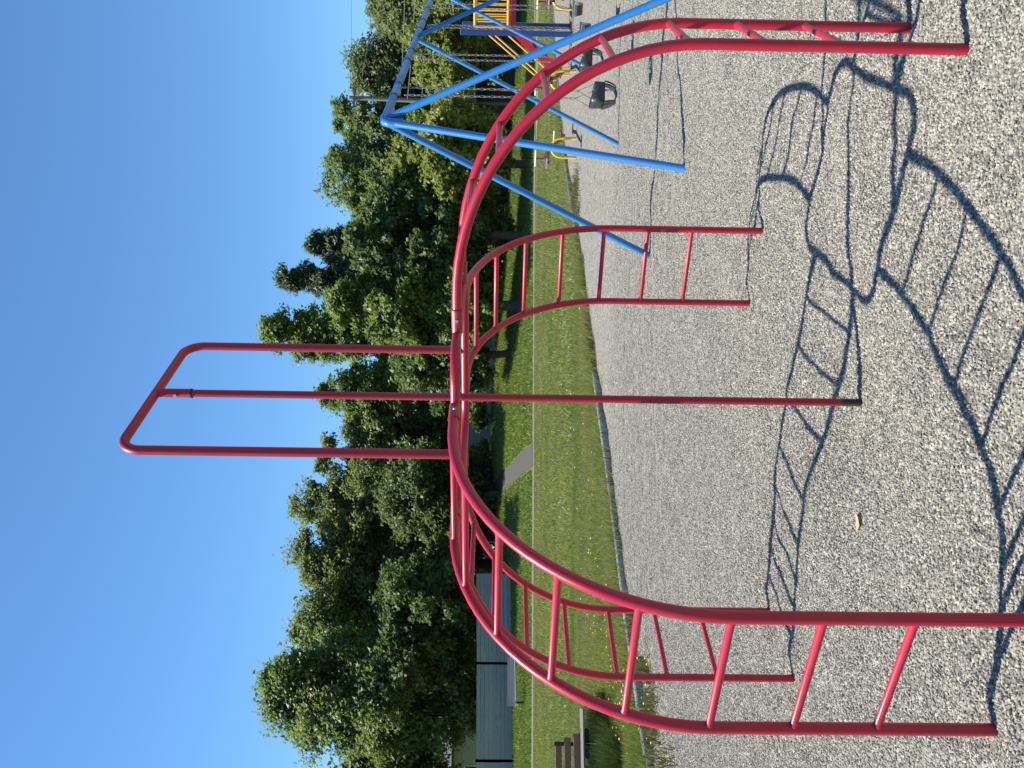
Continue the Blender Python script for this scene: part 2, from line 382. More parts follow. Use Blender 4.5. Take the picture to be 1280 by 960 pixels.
def gravel_z(x, y):
    x = np.asarray(x, float); y = np.asarray(y, float)
    z = lumps(x, y) - 0.006
    z = z - (0.088 + POLE_Z) * np.exp(-((x - CX) ** 2 + (y - CY) ** 2) / 0.18)       # a hollow kicked out at the centre pole
    for (fx, fy), fz in zip(FEET, FEET_Z):
        d2 = (x - fx) ** 2 + (y - fy) ** 2
        z = z - (fz - 0.006) * np.exp(-d2 / 0.05) - 0.012 * np.exp(-d2 / 0.006) + 0.010 * np.exp(-(np.sqrt(d2) - .14) ** 2 / 0.003)
    return z
def gz(x, y): return float(gravel_z(np.array([x]), np.array([y]))[0])
def lz(x, y): return float(lawn_z(np.array([x]), np.array([y]))[0])

def grid_mesh(name, xs, ys, zf, mat, keep=None):
    X, Y = np.meshgrid(xs, ys); Z = zf(X, Y)
    V = np.c_[X.ravel(), Y.ravel(), Z.ravel()]; nx = len(xs); ny = len(ys)
    i = (np.arange(ny - 1)[:, None] * nx + np.arange(nx - 1)[None]).ravel()
    Fc = np.c_[i, i + 1, i + nx + 1, i + nx]
    if keep is not None:
        k = keep(X, Y).ravel(); Fc = Fc[k[Fc].any(1)]
        used = np.unique(Fc); mp = -np.ones(len(V), int); mp[used] = np.arange(len(used)); V = V[used]; Fc = mp[Fc]
    return np_mesh(name, V, Fc, mat, None, True)
xs = np.unique(np.round(np.r_[np.arange(-12, -3, .4), np.arange(-3, 4, .045), np.arange(4, 12, .2), np.arange(12, 62, 1.5)], 3))
ys = np.unique(np.round(np.r_[np.arange(-38, -1, 2), np.arange(-1, 1.8, .3), np.arange(1.8, 8, .045), np.arange(8, 16, .12), np.arange(16, 33, .4)], 3))
tag(grid_mesh('gravel_ground', xs, ys, gravel_z, GRAVEL, in_gravel), kind='structure')
# lawn: a sheet lofted from the gravel's edge to the path and on up the bank to the houses
E = EDGE_F; n = len(E); s = np.linspace(0, 1, n)
L = np.r_[0, np.cumsum(np.hypot(*np.diff(E, axis=0).T))]
key = [(0, -130), (np.interp(-5, E[:, 0], L), -30), (np.interp(-3.5, E[:, 0], L), -17), (np.interp(-.9, E[:, 0], L), -6), (np.interp(4, E[:, 0], L), 6), (np.interp(12, E[:, 0], L), 22), (L[-1], 150)]
fa = np.interp(L, [k[0] for k in key], [k[1] for k in key])
near_path = PATH0 + fa[:, None] * PX
rows = []
rows.append(np.c_[E, np.full(n, -0.12)]); rows.append(np.c_[E, np.full(n, 0.03)])
for k in np.linspace(0, 1, 40)[1:]:
    q = E * (1 - k) + near_path * k; rows.append(np.c_[q, lawn_z(q[:, 0], q[:, 1])])
for t in np.r_[np.arange(.8, 16, .5), np.arange(16, 60, 6), np.array([90, 150, 300, 600])]:
    q = near_path * (1 if t < 90 else 1 + (t - 60) / 200) + PY * t; rows.append(np.c_[q, lawn_z(q[:, 0], q[:, 1])])
V = np.vstack(rows); m = len(rows)
i = (np.arange(m - 1)[:, None] * n + np.arange(n - 1)[None]).ravel()
tag(np_mesh('lawn', V, np.c_[i, i + 1, i + n + 1, i + n][:, ::-1], LAWN, None, True), kind='structure')
q = MB(); q.add([(-900, -900, -.35), (900, -900, -.35), (900, 900, -.35), (-900, 900, -.35)], [(0, 1, 2, 3)])
tag(q.build('ground', SOIL), kind='structure')
def strip(name, pts, wid, dz, mat):
    pts = np.array(pts, float); tg = np.gradient(pts, axis=0); tg /= np.linalg.norm(tg, axis=1)[:, None]
    nr = np.c_[-tg[:, 1], tg[:, 0]]; cols = []
    for k in np.linspace(-.5, .5, 7):
        w_ = wid * k * (1 + 0.05 * vnoise(pts[:, 0] * 1.3 + 40 * k, pts[:, 1])); q = pts + nr * w_[:, None]
        cols.append(np.c_[q, lawn_z(q[:, 0], q[:, 1]) + dz])
    V = np.vstack(cols); n = len(pts); i = (np.arange(6)[:, None] * n + np.arange(n - 1)[None]).ravel()
    return np_mesh(name, V, np.c_[i, i + 1, i + n + 1, i + n], mat, None, True)
tag(strip('footpath', [PATH0 + PX * a + PY * 0.35 for a in np.arange(-70, 90, .5)], 1.4, 0.02, ASPHALT), kind='structure')
bp = chaikin([(-2.9, 35.8), (-3.4, 38.6), (-4.4, 42.0), (-5.2, 46.0), (-6.4, 50.0)], 3)
tag(strip('side_path', bp, 1.05, 0.03, DARK_ASPHALT), kind='structure')

# loose stones over the near gravel: real stones, too many to count
def stones():
    N = 1100000
    d = np.sqrt(rng.random(N)) * 12.5 + 0.0; lat = (rng.random(N) * 2 - 1) * (0.47 * d + 1.0)
    keep = (d > 2.0) & (rng.random(N) < np.clip((12.5 - d) / 8.0, 0, 1)) & (lat > -0.47 * d - .7) & (lat < .47 * d + .7)
    x, y = lat[keep], d[keep]; k = in_gravel(x, y); x, y = x[k], y[k]
    z = gravel_z(x, y) + 0.001
    me = bpy.data.meshes.new('loose_gravel'); me.vertices.add(len(x)); me.vertices.foreach_set('co', np.c_[x, y, z].astype(np.float32).ravel()); me.update()
    o = bpy.data.objects.new('loose_gravel', me); sc.collection.objects.link(o); tag(o, kind='stuff')
    g = bpy.data.node_groups.new('stone_scatter', 'GeometryNodeTree')
    g.interface.new_socket('Geometry', in_out='INPUT', socket_type='NodeSocketGeometry'); g.interface.new_socket('Geometry', in_out='OUTPUT', socket_type='NodeSocketGeometry')
    N_ = g.nodes.new; gi = N_('NodeGroupInput'); go = N_('NodeGroupOutput')
    ico = N_('GeometryNodeMeshIcoSphere'); ico.inputs['Radius'].default_value = 1.0; ico.inputs['Subdivisions'].default_value = 1
    sp = N_('GeometryNodeSetPosition'); rv = N_('FunctionNodeRandomValue'); rv.data_type = 'FLOAT_VECTOR'
    rv.inputs[0].default_value = (-.28, -.28, -.28); rv.inputs[1].default_value = (.28, .28, .28)
    g.links.new(ico.outputs[0], sp.inputs['Geometry']); g.links.new(rv.outputs[0], sp.inputs['Offset'])
    sm = N_('GeometryNodeSetMaterial'); sm.inputs['Material'].default_value = STONE; g.links.new(sp.outputs[0], sm.inputs['Geometry'])
    iop = N_('GeometryNodeInstanceOnPoints'); g.links.new(gi.outputs[0], iop.inputs['Points']); g.links.new(sm.outputs[0], iop.inputs['Instance'])
    rr = N_('FunctionNodeRandomValue'); rr.data_type = 'FLOAT_VECTOR'; rr.inputs[0].default_value = (0, 0, 0); rr.inputs[1].default_value = (6.28, 6.28, 6.28)
    rs = N_('FunctionNodeRandomValue'); rs.data_type = 'FLOAT_VECTOR'; rs.inputs[0].default_value = (.0032, .0032, .0027); rs.inputs[1].default_value = (.0088, .0074, .0062)
    rs.inputs['Seed'].default_value = 5
    g.links.new(rr.outputs[0], iop.inputs['Rotation']); g.links.new(rs.outputs[0], iop.inputs['Scale'])
    g.links.new(iop.outputs[0], go.inputs[0])
    md = o.modifiers.new('scatter', 'NODES'); md.node_group = g
    me.materials.append(STONE)
stones()

# ------------------------------------------------------------------ timber edging
ed = empty('timber_edging', (float(EDGE_F[60, 0]), float(EDGE_F[60, 1]), 0), 'weathered grey timber edging along the curved border between gravel and lawn', 'edging')
Ls = np.r_[0, np.cumsum(np.hypot(*np.diff(EDGE_F, axis=0).T))]
pos = lambda q: (float(np.interp(q, Ls, EDGE_F[:, 0])), float(np.interp(q, Ls, EDGE_F[:, 1])))
q0 = 12.0; kk = 0
while q0 < 50:
    ln = 2.38 if q0 > 20 else 1.7
    a = pos(q0); b = pos(q0 + ln - .03); hz = 0.066 + random.uniform(-.018, .015)
    sink = 0.0 if q0 < 24 or 29 < q0 < 34 else -0.055
    bx = MB(); bx.beam((a[0], a[1], hz - .06 + sink + random.uniform(-.01, .01)), (b[0], b[1], hz - .06 + sink + random.uniform(-.01, .01)), 0.10, 0.13, ch=0.014)
    bx.build('timber', TIMBER, ed); q0 += ln; kk += 1

# ------------------------------------------------------------------ red climbing frame
TR = 0.0200
cf = empty('climbing_frame', (CX, CY, 0), 'red tubular climbing frame with four curved ladders and a tall centre pole', 'climbing frame')
A_ = Vector((math.cos(TH), math.sin(TH), 0)); B_ = Vector((-A_.y, A_.x, 0)); C0 = Vector((CX, CY, 0))
# ring: square of tube with rounded corners
ring = []
cr = 0.13
for k in range(4):
    a = math.radians(90 * k)
    ca = Vector((math.cos(a), math.sin(a))); cb = Vector((-ca.y, ca.x))
    cen = ca * (HSZ - cr) + cb * (HSZ - cr)
    for t in np.linspace(0, math.pi / 2, 9):
        p = cen + (ca * math.cos(t) + cb * math.sin(t)) * cr
        ring.append(C0 + A_ * p.x + B_ * p.y + Vector((0, 0, HT)))
MB().tube(ring, TR, 14, closed=True).build('top_ring', RED, cf, True)
def profile(dz):
    pts = [(RF, dz), (RF, HT - RV)]
    pts += [(RF - RH + RH * math.cos(a), HT - RV + RV * math.sin(a)) for a in np.linspace(0, math.pi / 2, 22)[1:]]
    pts += [(HSZ + 0.07, HT)]
    return pts
def along(pts, q):
    for (a, b) in zip(pts[:-1], pts[1:]):
        d = math.hypot(b[0] - a[0], b[1] - a[1])
        if q <= d: return (a[0] + (b[0] - a[0]) * q / d, a[1] + (b[1] - a[1]) * q / d)
        q -= d
    return pts[-1]
for k, start in ((0, .425), (1, .40), (2, .375), (3, .41)):
    an = TH + k * math.pi / 2
    D = Vector((math.cos(an), math.sin(an), 0)); Q = Vector((-D.y, D.x, 0))
    for sg in (-1, 1):
        fo = C0 + D * RF + Q * sg * LW / 2
        pr = profile(-0.12)
        MB().tube([C0 + D * r + Q * sg * LW / 2 + Vector((0, 0, z)) for r, z in pr], TR, 16).build('rail', RED, cf, True)
        # sleeve welded to the ring, taking the rail's end
        b0 = C0 + D * (HSZ + .005) + Q * sg * LW / 2 + Vector((0, 0, HT))
        sl = MB(); sl.tube([b0, b0 + D * .095, b0 + D * .105, b0 + D * .108], [TR * 1.15, TR * 1.18, TR * 1.24, TR * 1.2], 16)
        so = sl.build('sleeve', SLEEVE, cf, True)
        for zz in (-1, 1):
            c = b0 + D * .065 + Q * (sg * 0) + (Q * -.3 + Vector((0, 0, 1)) * .95).normalized() * 0 
            nrm = Q * zz
            bt = MB().tube([c + nrm * (TR * 1.1), c + nrm * (TR * 1.1 + .009)], .0075, 8); bt.build('bolt', ZINC, so)
    base = profile(0.0)
    for j in range(8):
        r, z = along(base, start + .268 * j)
        a = C0 + D * r - Q * (LW / 2 - TR * .5) + Vector((0, 0, z)); b = C0 + D * r + Q * (LW / 2 - TR * .5) + Vector((0, 0, z))
        dd = (b - a).normalized()
        rm = MB().tube([a, a + dd * .010, a + dd * .016, b - dd * .016, b - dd * .010, b], [.0155, .0152, .0128, .0128, .0152, .0155], 12)
        rm.build('rung', RED, cf, True)
# hoop over the top: two posts on the ring and a cross bar
HB = 3.165
hp = []
for sg in (-1, 1):
    seg = [Vector((sg * HSZ, HT - .0))] + [Vector((sg * (HSZ - .09 + .09 * math.cos(t)), HB - .09 + .09 * math.sin(t))) for t in np.linspace(0, math.pi / 2, 10)]
    hp += seg if sg < 0 else seg[::-1]
MB().tube([C0 + A_ * p.x + Vector((0, 0, p.y)) for p in hp], .0205, 16).build('hoop', RED_OLD, cf, True)
POLE_R = .0175
MB().tube([C0 + Vector((0, 0, .0)), C0 + Vector((0, 0, HB - .13))], POLE_R, 16).build('centre_pole', RED_OLD, cf, True)
MB().tube([C0 + Vector((0, 0, -.3)), C0 + Vector((0, 0, .0))], POLE_R * .97, 16).build('pole_foot', RUST, cf, True)
so = MB().tube([C0 + Vector((0, 0, HB - .16)), C0 + Vector((0, 0, HB - .155)), C0 + Vector((0, 0, HB - .003))], [.0215, .0208, .0205], 16).build('sleeve', RED_OLD, cf, True)
c = C0 + Vector((0, 0, HB - .095)); nrm = (Vector((-.45, -.9, 0))).normalized()
MB().tube([c + nrm * .02, c + nrm * .03], .008, 8).build('bolt', ZINC, so)
MB().tube([C0 + Vector((0, 0, HB - .166)), C0 + Vector((0, 0, HB - .160))], .0220, 16).build('collar', IRON, cf, True)

# ------------------------------------------------------------------ blue swing set
def ground_at(u, v):
    r = ray(u, v); d = EYE / -r.z; return Vector((r.x * d, d, 0))
d1 = 8.35
ap1 = at(810, 481, d1); HS_ = ap1.z
r2 = ray(913, 521); ap2 = Vector((r2.x, 1, r2.z)) * ((HS_ - EYE) / r2.z); ap2.z = HS_
bv = ap2 - ap1; ap3 = ap2 + bv; bu = bv.normalized()
lf = [ground_at(635, 811), ground_at(776, 771), ground_at(865, 746)]
e0 = Vector((0.80, -1.34, 0))
rf_ = [ap1 + e0, ap2 + e0, ap3 + e0]
for p in rf_: p.z = 0
brace = ground_at(747, 858)
ss = empty('swing_set', (ap1.x, ap1.y, 0), 'sky blue tubular swing set with splayed legs and a long top beam', 'swing set')
SR = 0.0345
MB().tube([ap1 - bu * .06, ap3 + bu * .1], SR * 1.22, 18).build('top_beam', BLUE, ss, True)
for k, ap in enumerate((ap1, ap2, ap3)):
    for ft in (lf[k], rf_[k]):
        side = (ft - ap); side.z = 0; side.normalize()
        top = ap + side * .03 + Vector((0, 0, -.03))
        ft = Vector((ft.x, ft.y, gz(ft.x, ft.y) - .1))
        MB().tube([top, ft], SR if k == 0 else SR * .86, 16).build('leg', BLUE, ss, True)
ft = Vector((brace.x, brace.y, gz(brace.x, brace.y) - .1))
MB().tube([ap1 - bu * .05, ft], SR, 16).build('leg', BLUE, ss, True)
el = MB().tube([ap1 + bu * .12, ap1 + bu * .02, ap1 - bu * .05 + Vector((0, 0, -.01)), ap1 - bu * .09 + Vector((0, 0, -.06)), ap1 + (ft - ap1).normalized() * .2], [SR * 1.36] * 5, 16)
el.build('corner_elbow', BLUE, ss, True)
# hangers
def hang_pts(y_img_pairs):
    out = []
    for v, yy in y_img_pairs:
        u = 960 - yy
        best = min(np.linspace(0, 2, 800), key=lambda t: abs(proj_u(ap1 + bv * t) - u)); out.append(best)
    return out
def proj_u(P):
    d = P - Vector((0, 0, EYE)); f = d.dot(_F); return 480 + FPX * d.dot(_R) / f
pairs = [((487, 121), (495, 107)), ((507, 77), (514, 64)), ((524, 38), (529, 27)), ((533, 12), (536, 2))]
swing_mid = []
for pr in pairs:
    t = hang_pts(pr); swing_mid.append((ap1 + bv * t[0], ap1 + bv * t[1]))
    for q in t:
        c = ap1 + bv * q
        cl = MB().tube([c - bu * .022, c + bu * .022], SR * 1.42, 16); co = cl.build('hanger', NAVY, ss, True)
        MB().tube([c + Vector((0, 0, -SR * 1.2)), c + Vector((0, 0, -SR * 2.3))], .012, 8).build('hook', IRON, co, True)

def chain_mb(a, b, n_links, r=.0037):
    a = Vector(a); b = Vector(b); mb = MB(); d = (b - a).normalized(); L = (b - a).length
    s1 = d.orthogonal().normalized(); s2 = d.cross(s1)
    ll = L / n_links
    for k in range(n_links):
        c = a + d * ll * (k + .5); w_ = s1 if k % 2 else s2
        pts = []
        for j in range(8):
            t = 2 * math.pi * j / 8; pts.append(c + d * math.cos(t) * ll * .66 + w_ * math.sin(t) * .011)
        mb.tube(pts, r, 4, closed=True)
    return mb
def make_swing(zb, label):
    # local frame: root on the beam's axis, x along the beam, y out of the seat's front
    root = empty('bucket_swing', (0, 0, 0), label, 'swing', 'bucket swings hanging from the blue beam')
    zt = -SR * 2.3; hw = .135
    seat_top = zb + .245; tip = seat_top + .19
    for sg in (-1, 1):
        chain_mb((sg * hw, 0, zt), (sg * (hw + .0), 0, tip), 34).build('chain', CHAIN, root, True, True)
        tri = [(sg * hw, 0, tip), (sg * (hw + .01), .09, seat_top - .02), (sg * (hw + .01), -.09, seat_top + .02)]
        MB().tube(tri, .0055, 6, closed=True).build('wire_hanger', IRON, root, True, True)
    # seat: band, bottom saddle and leg straps
    W, D = .155, .115
    def outline(k):      # rounded rectangle, n points
        pts = []
        for cx, cy, a0 in ((W - .05, D - .05, 0), (-W + .05, D - .05, 90), (-W + .05, -D + .05, 180), (W - .05, -D + .05, 270)):
            for t in range(5):
                a = math.radians(a0 + t * 22.5); pts.append((cx * k + math.cos(a) * .05 * k, cy * k + math.sin(a) * .05 * k))
        return pts
    o1 = outline(1.0); o2 = outline(.90); nn = len(o1)
    st = MB(); vs = []
    hi = [seat_top + (.035 if y < 0 else 0) for x, y in o1]
    lo = [seat_top - .105 for _ in o1]
    for x, y in o1: pass
    for (x, y), h in zip(o1, hi): vs.append((x, y, h))
    for (x, y), h in zip(o1, lo): vs.append((x * .97, y * .97, h))
    for (x, y), h in zip(o2, hi): vs.append((x, y, h))
    for (x, y), h in zip(o2, lo): vs.append((x * .97, y * .97, h))
    fs = []
    for k in range(nn):
        j = (k + 1) % nn
        fs += [(k, nn + k, nn + j, j), (2 * nn + j, 3 * nn + j, 3 * nn + k, 2 * nn + k), (k, j, 2 * nn + j, 2 * nn + k), (nn + k, 3 * nn + k, 3 * nn + j, nn + j)]
    st.add(vs, fs)
    seat = st.build('seat', RUBBER, root, True, True)
    def strapband(pts, wid, th=.012):
        mb = MB(); V = []; pts = [Vector(p) for p in pts]
        for i, p in enumerate(pts):
            t = (pts[min(i + 1, len(pts) - 1)] - pts[max(i - 1, 0)]).normalized(); nx = Vector((1, 0, 0)); nb = t.cross(nx).normalized()
            for a, b in ((-1, -1), (1, -1), (1, 1), (-1, 1)): V.append(p + nx * a * wid / 2 + nb * b * th / 2)
        F_ = []
        for i in range(len(pts) - 1):
            for k in range(4): F_.append((i * 4 + k, i * 4 + (k + 1) % 4, i * 4 + 4 + (k + 1) % 4, i * 4 + 4 + k))
        mb.add(V, F_); return mb
    U_ = [(0, D * math.cos(t) * .96, seat_top - .10 - .145 * math.sin(t)) for t in np.linspace(0, math.pi, 14)]
    strapband(U_, .105).build('saddle', RUBBER, root, False, True)
    for sg in (-1, 1):
        for fb in (-1, 1):
            pts = [(sg * W * math.cos(t) * .95, fb * D * (.93 - .25 * math.sin(t)), seat_top - .10 - .135 * math.sin(t)) for t in np.linspace(0, math.pi / 2, 9)]
            MB().tube(pts, .0085, 6).build('leg_strap', RUBBER, root, True, True)
    bk = MB()
    V = []; 
    for i in range(9):
        t = i / 8 * math.pi / 2
        for x in (-W * .9 * (1 - .35 * math.sin(t)), W * .9 * (1 - .35 * math.sin(t))):
            for th in (0, .01): V.append((x, -D * (.95 - .3 * math.sin(t) ** 2) + th, seat_top - .10 - .13 * math.sin(t)))
    F_ = []
    for i in range(8):
        a = i * 4; b = a + 4
        F_ += [(a, a + 2, b + 2, b), (a + 1, b + 1, b + 3, a + 3), (a, b, b + 1, a + 1), (a + 2, a + 3, b + 3, b + 2)]
    bk.add(V, F_); bk.build('back_panel', RUBBER, root, False, True)
    dm = MB().tube([(-.03, D * .985, seat_top - .05), (-.03, D * 1.02, seat_top - .05)], .045, 16); dm.build('badge', RUBBER_GREY, root, False, True)
    return root
def make_belt_swing(zb, label):
    root = empty('belt_swing', (0, 0, 0), label, 'swing', 'belt swings hanging from the blue beam')
    zt = -SR * 2.3; hw = .17; tip = zb + .30
    for sg in (-1, 1):
        chain_mb((sg * hw, 0, zt), (sg * hw, 0, tip), 34).build('chain', CHAIN, root, True, True)
        MB().tube([(sg * hw, 0, tip), (sg * (hw + .01), .06, zb + .10), (sg * (hw + .01), -.06, zb + .10)], .005, 6, closed=True).build('wire_hanger', IRON, root, True, True)
    V = []; F_ = []
    for i in range(15):
        a_i = (i / 14 - .5) * 2; x = a_i * (hw + .015); z = zb + .115 * abs(a_i) ** 2.2
        for y, dz_ in ((-.075, 0), (.075, 0), (.075, .018), (-.075, .018)): V.append((x, y, z + dz_))
    for i in range(14):
        for k in range(4): F_.append((i * 4 + k, i * 4 + (k + 1) % 4, i * 4 + 4 + (k + 1) % 4, i * 4 + 4 + k))
    F_ += [(3, 2, 1, 0), (56, 57, 58, 59)]
    mb = MB(); mb.add(V, F_); mb.build('seat', RUBBER, root, False, True)
    for sg in (-1, 1): MB().box((sg * (hw + .015), 0, zb + .125), (.03, .16, .05), None, .006).build('end_clamp', RUBBER_GREY, root, False, True)
    return root
ang = math.atan2(bv.y, bv.x)
zb = .36 - HS_
lab = ['black bucket swing nearest the red climber, facing the viewer with its leg holes open',
       'second black bucket swing, half hidden behind the red rail of the climber',
       'black belt swing beyond the middle pair of blue legs, next to the leaning blue leg',
       'farthest black belt swing, at the edge of the view in front of the play tower']
sw0 = make_swing(zb, lab[0]); sw1 = make_belt_swing(zb, lab[2])
for k, (a, b) in enumerate(swing_mid):
    o = (sw0, None, sw1, None)[k] or copy_tree(sw0 if k < 2 else sw1)
    c = (a + b) / 2; o.location = c; o.rotation_euler.z = ang + math.pi + (.55, .45, .1, .0)[k] ; o['label'] = lab[k]
    o.location.z = c.z

# ------------------------------------------------------------------ see-saws
def make_seesaw():
    r = empty('seesaw', (0, 0, 0), 'x', 'seesaw', 'maroon and yellow seesaws at the far end of the gravel')
    P = .50
    arch = [(0, -.20, -.1), (0, -.20, .30)] + [(0, -.20 + .18 - .18 * math.cos(t), .30 + .22 * math.sin(t)) for t in np.linspace(0, math.pi / 2, 7)[1:]]
    arch += [(0, -y, z) for x, y, z in arch[::-1]]
    MB().tube(arch, .028, 12).build('yellow_frame', YELLOW, r, True, True)
    bm = [(-1.32, 0, .66), (-.55, 0, .62), (-.2, 0, .56), (.2, 0, .49), (.55, 0, .36), (1.25, 0, .18)]
    MB().tube(bm, .036, 10).build('beam', MAROON, r, True, True)
    MB().tube([(0, -.07, .535), (0, .07, .535)], .055, 12).build('pivot_clamp', IRON, r, True, True)
    for sg, x, z in ((-1, -1.30, .72), (1, 1.22, .25)):
        MB().box((x, 0, z), (.26, .24, .035), None, .01).build('seat', MAROON, r, False, True)
        hx = x - sg * .30
        hd = MB().tube([(hx, 0, z - .03), (hx, 0, z + .17)], .016, 8)
        h = hd.build('handle_stem', MAROON, r, True, True)
        MB().tube([(hx, -.16, z + .17), (hx, .16, z + .17)], .019, 8).build('handle_grip', WHITE, r, True, True)
        MB().tube([(x + sg * .10, -.10, z - .02), (x + sg * .10, .10, z - .02)], .03, 8).build('bumper', WHITE, r, True, True)
    return r
s0 = make_seesaw()
for k, (x, y, lb) in enumerate(((5.02, 18.1, 'maroon seesaw on a yellow frame, seen just beside the blue brace leg'),
                                (6.62, 18.6, 'maroon seesaw on a yellow frame, mostly hidden behind the curved red rail'),
                                (8.2, 18.15, 'maroon seesaw on a yellow frame, beside the navy posts of the play tower'))):
    o = s0 if k == 0 else copy_tree(s0); o.location = (x, y, 0); o.rotation_euler.z = math.radians(62); o['label'] = lb

# ------------------------------------------------------------------ play tower
a_ = Vector((.53, .85, 0)); b_ = Vector((.85, -.53, 0))
p1 = Vector((7.96, 19.4, 0)); p2 = p1 + a_ * 1.05; p3 = p1 + b_ * 1.25; p4 = p2 + b_ * 1.25
pt = empty('play_tower', tuple(p1), 'play tower with navy posts, yellow barred railing, red deck and steep red steps', 'play tower')
for p in (p1, p2, p3, p4):
    po = MB().box((p.x, p.y, 1.2), (.115, .115, 2.7), Matrix.Rotation(math.atan2(a_.y, a_.x), 3, 'Z'), .012).build('post', NAVY, pt)
    hl = MB()
    for z in np.arange(.25, 2.5, .085):
        q = p - b_ * .059 - a_ * .0 + Vector((0, 0, float(z))); hl.tube([q, q - b_ * .004], .013, 8)
    tag(hl.build('hole_row', ZINC, po), kind='stuff')
dz = 1.42
MB().box(tuple((p1 + p4) / 2 + Vector((0, 0, dz - .07))), (.98, 1.17, .11), Matrix.Rotation(math.atan2(a_.y, a_.x), 3, 'Z'), .01).build('deck', RED, pt)
def railing(a, b, n):
    d = (b - a).normalized(); pr = MB()
    for z in (dz + .05, dz + .80): pr.tube([a + Vector((0, 0, z)), b + Vector((0, 0, z))], .030, 10)
    for q in (a, b): pr.tube([q + Vector((0, 0, dz + .05)), q + Vector((0, 0, dz + .80))], .030, 10)
    o = pr.build('railing', YELLOW, pt, True)
    for k in range(1, n):
        q = a + (b - a) * k / n
        MB().tube([q + Vector((0, 0, dz + .05)), q + Vector((0, 0, dz + .80))], .0165, 8).build('bar', YELLOW, o, True)
railing(p1 + b_ * .12 - a_ * .0, p3 - b_ * .10, 9); railing(p2 + b_ * .12, p4 - b_ * .10, 9)
st_top = p1 + a_ * .52 - b_ * .02; run = 1.15
for sg in (-1, 1):
    o_ = a_ * sg * .34
    MB().tube([st_top - b_ * run * .78 + o_ + Vector((0, 0, .26)), st_top - b_ * run * .78 + o_ + Vector((0, 0, -.2))], .02, 8).build('step_leg', YELLOW, pt, True)
    sto = MB().beam(st_top + o_ + Vector((0, 0, dz - .08)), st_top - b_ * run * .80 + o_ + Vector((0, 0, .22)), .05, .12).build('stringer', RED, pt)
    for off in ((.66, .52) if sg < 0 else (.36,)):
        A0 = st_top + o_ + Vector((0, 0, dz + off - .1)); A1 = st_top - b_ * run * .86 + o_ + Vector((0, 0, .18 + off - .1))
        MB().tube([A0, A1, A1 - b_ * .07 + Vector((0, 0, -.06)), A1 - b_ * .03 + Vector((0, 0, -.28))], .019, 8).build('handrail', YELLOW, pt, True)
for k in range(1, 5):
    q = st_top - b_ * run * k / 6 + Vector((0, 0, dz * (1 - k / 6) - .05)); MB().beam(q - a_ * .31, q + a_ * .31, .2, .04).build('step', RED, pt)

# ------------------------------------------------------------------ benches
def bench_near():
    R = Vector((-4.22, 11.15, 0)); Lp = Vector((-6.05, 10.55, 0)); d = (Lp - R).normalized(); nn = Vector((-d.y, d.x, 0))
    if nn.y < 0: nn = -nn
    z0 = lz(R.x, R.y); up = Vector((0, 0, 1))
    bn = empty('park_bench', (R.x + d.x * .9, R.y + d.y * .9, z0), 'brown plank park bench with a grey seat edge standing on the lawn by the gravel', 'bench')
    for k in range(3):
        z = z0 + .73 - k * .118 - .035; off = nn * (.20 - k * .03)
        MB().beam(R + d * (.42 - .05 * k) + off + up * z, Lp + off + up * z, .035, .085, ch=.005).build('back_plank', BROWN_WOOD, bn)
    for k in range(3):
        off = nn * (.10 - k * .135); MB().beam(R + off + up * (z0 + .40), Lp + off + up * (z0 + .40), .12, .024, ch=.004).build('seat_plank', SEAT_WOOD, bn)
    for t in (.45, 1.55):
        c = R + d * t - nn * .05
        MB().tube([c + up * (z0 - .1), c + up * (z0 + .34)], .036, 12).build('leg', TEAL, bn, True)
        f = MB().tube([c - nn * .22 + up * (z0 + .36), c + nn * .12 + up * (z0 + .35), c + nn * .24 + up * (z0 + .42), c + nn * .235 + up * (z0 + .75)], .026, 8)
        f.build('iron_bracket', IRON, bn, True)
    f = MB().box(tuple(R + d * .42 - nn * .05 + up * (z0 + .345)), (.36, .1, .06), Matrix.Rotation(math.atan2(d.y, d.x), 3, 'Z'), .02); f.build('seat_clamp', IRON, bn)
bench_near()
def bench_far():
    a = at(78, 648, 36.2); b = at(146, 648, 37.1); z0 = lz((a.x + b.x) / 2, (a.y + b.y) / 2)
    a.z = b.z = 0; d = (b - a).normalized(); nn = Vector((-d.y, d.x, 0)); up = Vector((0, 0, 1)); b = a + d * 2.0
    bn = empty('park_bench', ((a.x + b.x) / 2, (a.y + b.y) / 2, z0), 'small pale grey slatted bench on the bank beyond the footpath, in front of the fence', 'bench')
    for k in range(4):
        MB().beam(a + nn * (.14 + k * .03) + up * (z0 + .44 + k * .09), b + nn * (.14 + k * .03) + up * (z0 + .44 + k * .09), .03, .09).build('back_slat', GREY_WOOD, bn)
    for k in range(3):
        MB().beam(a - nn * (.26 - k * .15) + up * (z0 + .38), b - nn * (.26 - k * .15) + up * (z0 + .44), .12, .04).build('seat_slat', GREY_WOOD, bn)
    for t in (.12, 1.88):
        c = a + d * t
        for off in (-.25, .12): MB().beam(c + nn * off + up * (z0 - .1), c + nn * off + up * (z0 + .42), .05, .05, (1, 0, 0)).build('leg', IRON, bn)
        MB().beam(c - nn * .3 + up * (z0 + .1), c + nn * .16 + up * (z0 + .1), .04, .04).build('cross_brace', IRON, bn)
bench_far()

